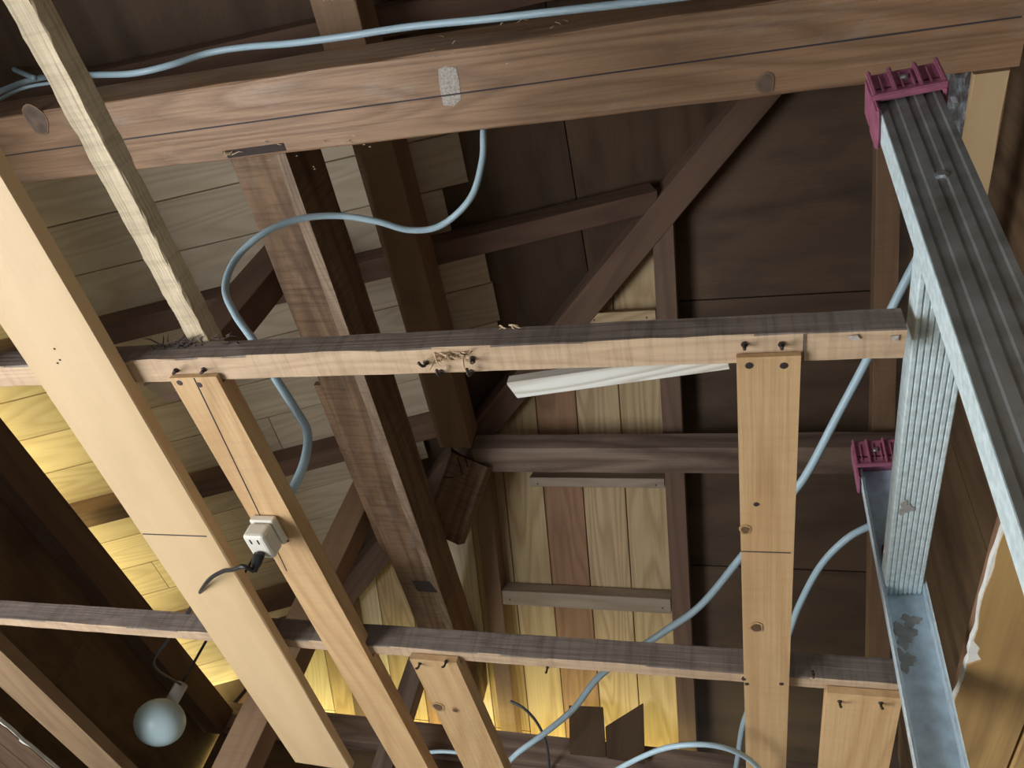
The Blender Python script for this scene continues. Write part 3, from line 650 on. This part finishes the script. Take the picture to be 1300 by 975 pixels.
# near stile: outer web passes through (.0978,.215,.559)
N0 = Vector((.0978, .215, .559)); F0 = Vector((.1225, .630, .625))
zf = -ZC+.02
ladder = empty('ladder', N0 + Lz*((zf+.02-N0.z)/Lz.z))
tag(ladder, 'grey aluminium ladder with pink rubber end caps leaning up through the right side', 'ladder')
def LF(o): return Matrix(((wv.x, u.x, Lz.x, o.x), (wv.y, u.y, Lz.y, o.y), (wv.z, u.z, Lz.z, o.z), (0, 0, 0, 1)))
W = .0375; DEP = .0225; T = .0022
def stile(o, flip, label=None):
    """C channel; local x across the web, y along the rungs, z up the ladder"""
    g = .0011
    web = [(0, 0), (.004, 0), (.005, g), (.010, g), (.011, 0), (.0165, 0), (.0175, g), (.0215, g), (.0225, 0), (.027, 0), (.028, g), (.033, g), (.034, 0), (W, 0)]
    out = web + [(W, DEP), (W-T, DEP), (W-T, T+g), (T, T+g), (T, DEP), (0, DEP)]
    if flip: out = [(x, DEP-y) for x, y in out]
    z0 = (zf+.03-o.z)/Lz.z
    rings = [[(x, y, z) for x, y in out] for z in (z0, z0*.5, 0.012)]
    bm = sweep(bmesh.new(), rings)
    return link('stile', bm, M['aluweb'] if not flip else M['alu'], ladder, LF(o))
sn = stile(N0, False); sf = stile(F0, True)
# light side flange skin of the near stile (window light painted in as brighter metal)
bm = bmesh.new(); z0 = (zf+.03-N0.z)/Lz.z
sweep(bm, [[(-.0007, .0004, z), (-.0001, .0004, z), (-.0001, DEP, z), (-.0007, DEP, z)] for z in (z0, 0.0)])
fl = link('flange', bm, M['alurung'], sn, LF(N0)); fl['label'] = 'bright side flange, its window light put into the colour'
bm = bmesh.new()  # channel lips in brighter metal than the stile
for c in (-.0005, W):
    sweep(bm, [[(c, -.0008, z), (c+.0008, -.0008, z), (c+.0008, .004, z), (c, .004, z)] for z in (z0, 0.0)])
fl = link('flange_lip', bm, M['alurung'], sf, LF(F0)); fl['label'] = 'bright lips of the open channel'
def cap(o, zlo, label):
    root = empty('end_cap', o); root.parent = ladder; root.matrix_basis = ladder.matrix_basis.inverted() @ LF(o)
    e = .0042; h0, h1 = zlo, .038
    def b(nm, x0, x1, y0, y1, z0_, z1_, bev=.0012):
        bm = bmesh.new(); bmesh.ops.create_cube(bm, size=1.0); bmesh.ops.scale(bm, vec=(x1-x0, y1-y0, z1_-z0_), verts=bm.verts)
        bmesh.ops.bevel(bm, geom=bm.edges[:], offset=bev, segments=2, affect='EDGES')
        bmesh.ops.translate(bm, vec=((x0+x1)/2, (y0+y1)/2, (z0_+z1_)/2), verts=bm.verts)
        return bm
    bm = b('', -e, W+e, -e, DEP+e, .013, h1, .003); m1 = bpy.data.meshes.new('t')
    # side skirts, lip and ribs gathered into one moulded piece
    parts = [b('', -e, -.0012, -e, DEP+e, h0-.012, .014), b('', W+.0012, W+e, -e, DEP+e, h0, .014), b('', -e, W+e, -e-.0006, -.0012, h0+.002, .014)]
    for x in (-e+.0006, .0095, .0255, W+e-.0028): parts.append(b('', x, x+.0026, -e-.0032, -e+.001, h0+.002, h1-.001, .0008))
    parts.append(b('', -e, W+e, -e-.0032, -e+.001, h0+.001, h0+.0045, .0008))
    for x in (.0035, .0195-.0035, .0195+.0035, .0330): parts.append(b('', x-.0006, x+.0006, -e-.0018, -e+.001, h0+.008, h1-.008, .0003))
    for q in parts:
        q.to_mesh(m1); bm.from_mesh(m1); q.free()
    bpy.data.meshes.remove(m1)
    c = link('rubber_cap', bm, M['pink'], root); c['label'] = label
    return root
def cap2(o, zlo, label):
    r = cap(o, zlo, label)
    # keep the hierarchy shallow: the moulded cap itself hangs on the ladder
    c = r.children[0] if r.children else None
    for ch in [x for x in bpy.data.objects if x.parent == r]:
        ch.parent = ladder; ch.matrix_basis = ladder.matrix_basis.inverted() @ LF(o)
        ch.name = 'end_cap'
        riv = bmesh.new(); sweep(riv, [[(.018+.003*q*math.cos(2*math.pi*k/10), y, .022+.003*q*math.sin(2*math.pi*k/10)) for k in range(10)] for y, q in ((-.004, 1), (-.0062, .9), (-.007, .5))])
        link('rivet', riv, M['steel'], ch, LF(o)).matrix_basis = Matrix.Identity(4)
    bpy.data.objects.remove(r)
cap2(N0, .0005, 'pink rubber cap with three ribbed recesses on the near stile')
cap2(F0, .0005, 'pink rubber cap with ribbed recesses on the far stile')
# rivets on the near web
for t in (-.088, -.36, -.64):
    bm = bmesh.new(); sweep(bm, [[(.0195+.0038*q*math.cos(2*math.pi*k/12), y, t+.0038*q*math.sin(2*math.pi*k/12)) for k in range(12)] for y, q in ((.001, 1), (-.0008, 1), (-.0018, .6))])
    link('rivet', bm, M['steel'], sn, LF(N0))
# rungs
RW = .0325
def rung(k):
    """ribbed rung between the inner faces of the two stiles"""
    a = N0 + Lz*(-.131-.28*k) + u*.0045; far = F0 + Lz*(-.131-.28*k+.0) + u*(DEP-.005)
    n = 8; sec = []
    for i in range(n):
        x0 = .0025 + RW*i/n; s = RW/n
        sec += [(x0, -.0), (x0+s*.15, -.0014), (x0+s*.72, -.0014), (x0+s*.86, 0)]
    sec += [(.0025+RW, 0), (.0025+RW, .018), (.0025, .018)]
    # shear so that both ends meet their own stile
    dirv = far-a; rings = []
    for t in (0, .25, .5, .75, 1):
        o = a + dirv*t; rings.append([o + wv*x + Lz*z for x, z in sec])
    org = a.copy(); rings = [[p-org for p in r] for r in rings]
    o = link('rung', sweep(bmesh.new(), rings), M['alurung'], ladder, Matrix.Translation(org))
    o['label'] = 'pale ribbed rung'
    return o, a, dirv
r0, ra, rd = rung(0)
for k in range(1, 9): rung(k)
# grey plaster crust on the first rung and in the far channel
def blob(nm, c, ax, ay, n, rx, ry, th, mat, parent):
    bm = bmesh.new(); K = 22; lo = []; hi = []
    for k in range(K):
        a = 2*math.pi*k/K; r = 1+.28*math.sin(3*a+1)+.16*math.sin(7*a)+random.uniform(-.1, .1)
        p = c + ax*rx*r*math.cos(a) + ay*ry*r*math.sin(a); lo.append(bm.verts.new(p)); hi.append(bm.verts.new(p*1.0 + n*th - (ax*math.cos(a)*rx+ay*math.sin(a)*ry)*.12))
    bm.faces.new(lo); bm.faces.new(hi)
    for k in range(K): bm.faces.new((lo[k], lo[(k+1) % K], hi[(k+1) % K], hi[k]))
    return link(nm, bm, M[mat], parent, Matrix.Identity(4))
blob('plaster_crust', ra+rd*.655+wv*.011-Lz*.0014, wv, u, -Lz, .0055, .010, .0008, 'dirt', r0)
for t, x, rx, rz in ((-.172, .013, .009, .012), (-.196, .010, .007, .010), (-.158, .021, .008, .006)):
    blob('plaster_crust', F0+Lz*t+wv*x+u*(DEP-T-.0013), wv, Lz, -u, rx, rz, .0006, 'dirt', sf)
# red lock in the far channel
bm = bmesh.new(); sweep(bm, [[(.015+.008*q*math.cos(2*math.pi*k/14), y, -.088+.009*q*math.sin(2*math.pi*k/14)) for k in range(14)] for y, q in ((DEP-T-.001, 1), (.010, 1), (.008, .7))])
o = link('rung_plug', bm, M['red'], sf, LF(F0)); o['label'] = 'dark red plastic plug inside the channel'

# ================================================================== PLASTIC FILM + LAMP
bm = bmesh.new(); nx, ny = 14, 18; g = []
for j in range(ny):
    row = []
    for i in range(nx):
        px = 1196+48*i/(nx-1)-.10*(j/(ny-1))*110*.5; py = 92+130*j/(ny-1)
        p = at_z(px, py, 1.06 + .012*math.sin(i*1.3+j*.9)+.010*math.sin(j*1.7-i*.6)+random.uniform(-.004, .004)); row.append(bm.verts.new(p-Vector((.26, .45, 1.06))))
    g.append(row)
for j in range(ny-1):
    for i in range(nx-1): bm.faces.new((g[j][i], g[j][i+1], g[j+1][i+1], g[j+1][i]))
tag(link('plastic_film', bm, M['plastic'], None, Matrix.Translation((.26, .45, 1.06))), 'crumpled clear plastic film behind the top of the ladder', 'plastic')
lroot = empty('pendant_lamp', lc+Vector((0, 0, .06)))
tag(lroot, 'round white lamp hanging near the lower left, only its bottom showing in daylight', 'lamp')
bm = bmesh.new(); R = .052
sweep(bm, [[(R*math.sin(a)*math.cos(2*math.pi*k/24), R*math.sin(a)*math.sin(2*math.pi*k/24), -R*.85*math.cos(a)) for k in range(24)] for a in [.02+i*(math.pi-.3)/12 for i in range(13)]])
link('lampshade', bm, M['white'], lroot, Matrix.Translation(lc), smooth=True)
tube('lamp_socket', [lc+Vector((0, 0, .042)), lc+Vector((0, 0, .085))], .014, M['frame'], lroot, n=2, sides=14)
tz = min(LP(lc.x, 1.2).z, RP(lc.x, lc.y).z)
tube('lamp_cord', [lc+Vector((0, 0, .085)), lc+Vector((0, 0, tz-lc.z+.04))], .003, M['black'], lroot, n=2, sides=8)

# ------------------------------------------------------------------ lift everything to eye height
for o in bpy.data.objects:
    if o.parent is None:
        if o.type in {'CAMERA', 'LIGHT'}:
            o.matrix_basis = Matrix.Translation((0, 0, ZC)) @ o.matrix_basis
        else:
            o.matrix_basis = Matrix.Translation((0, 0, ZC)) @ o.matrix_basis
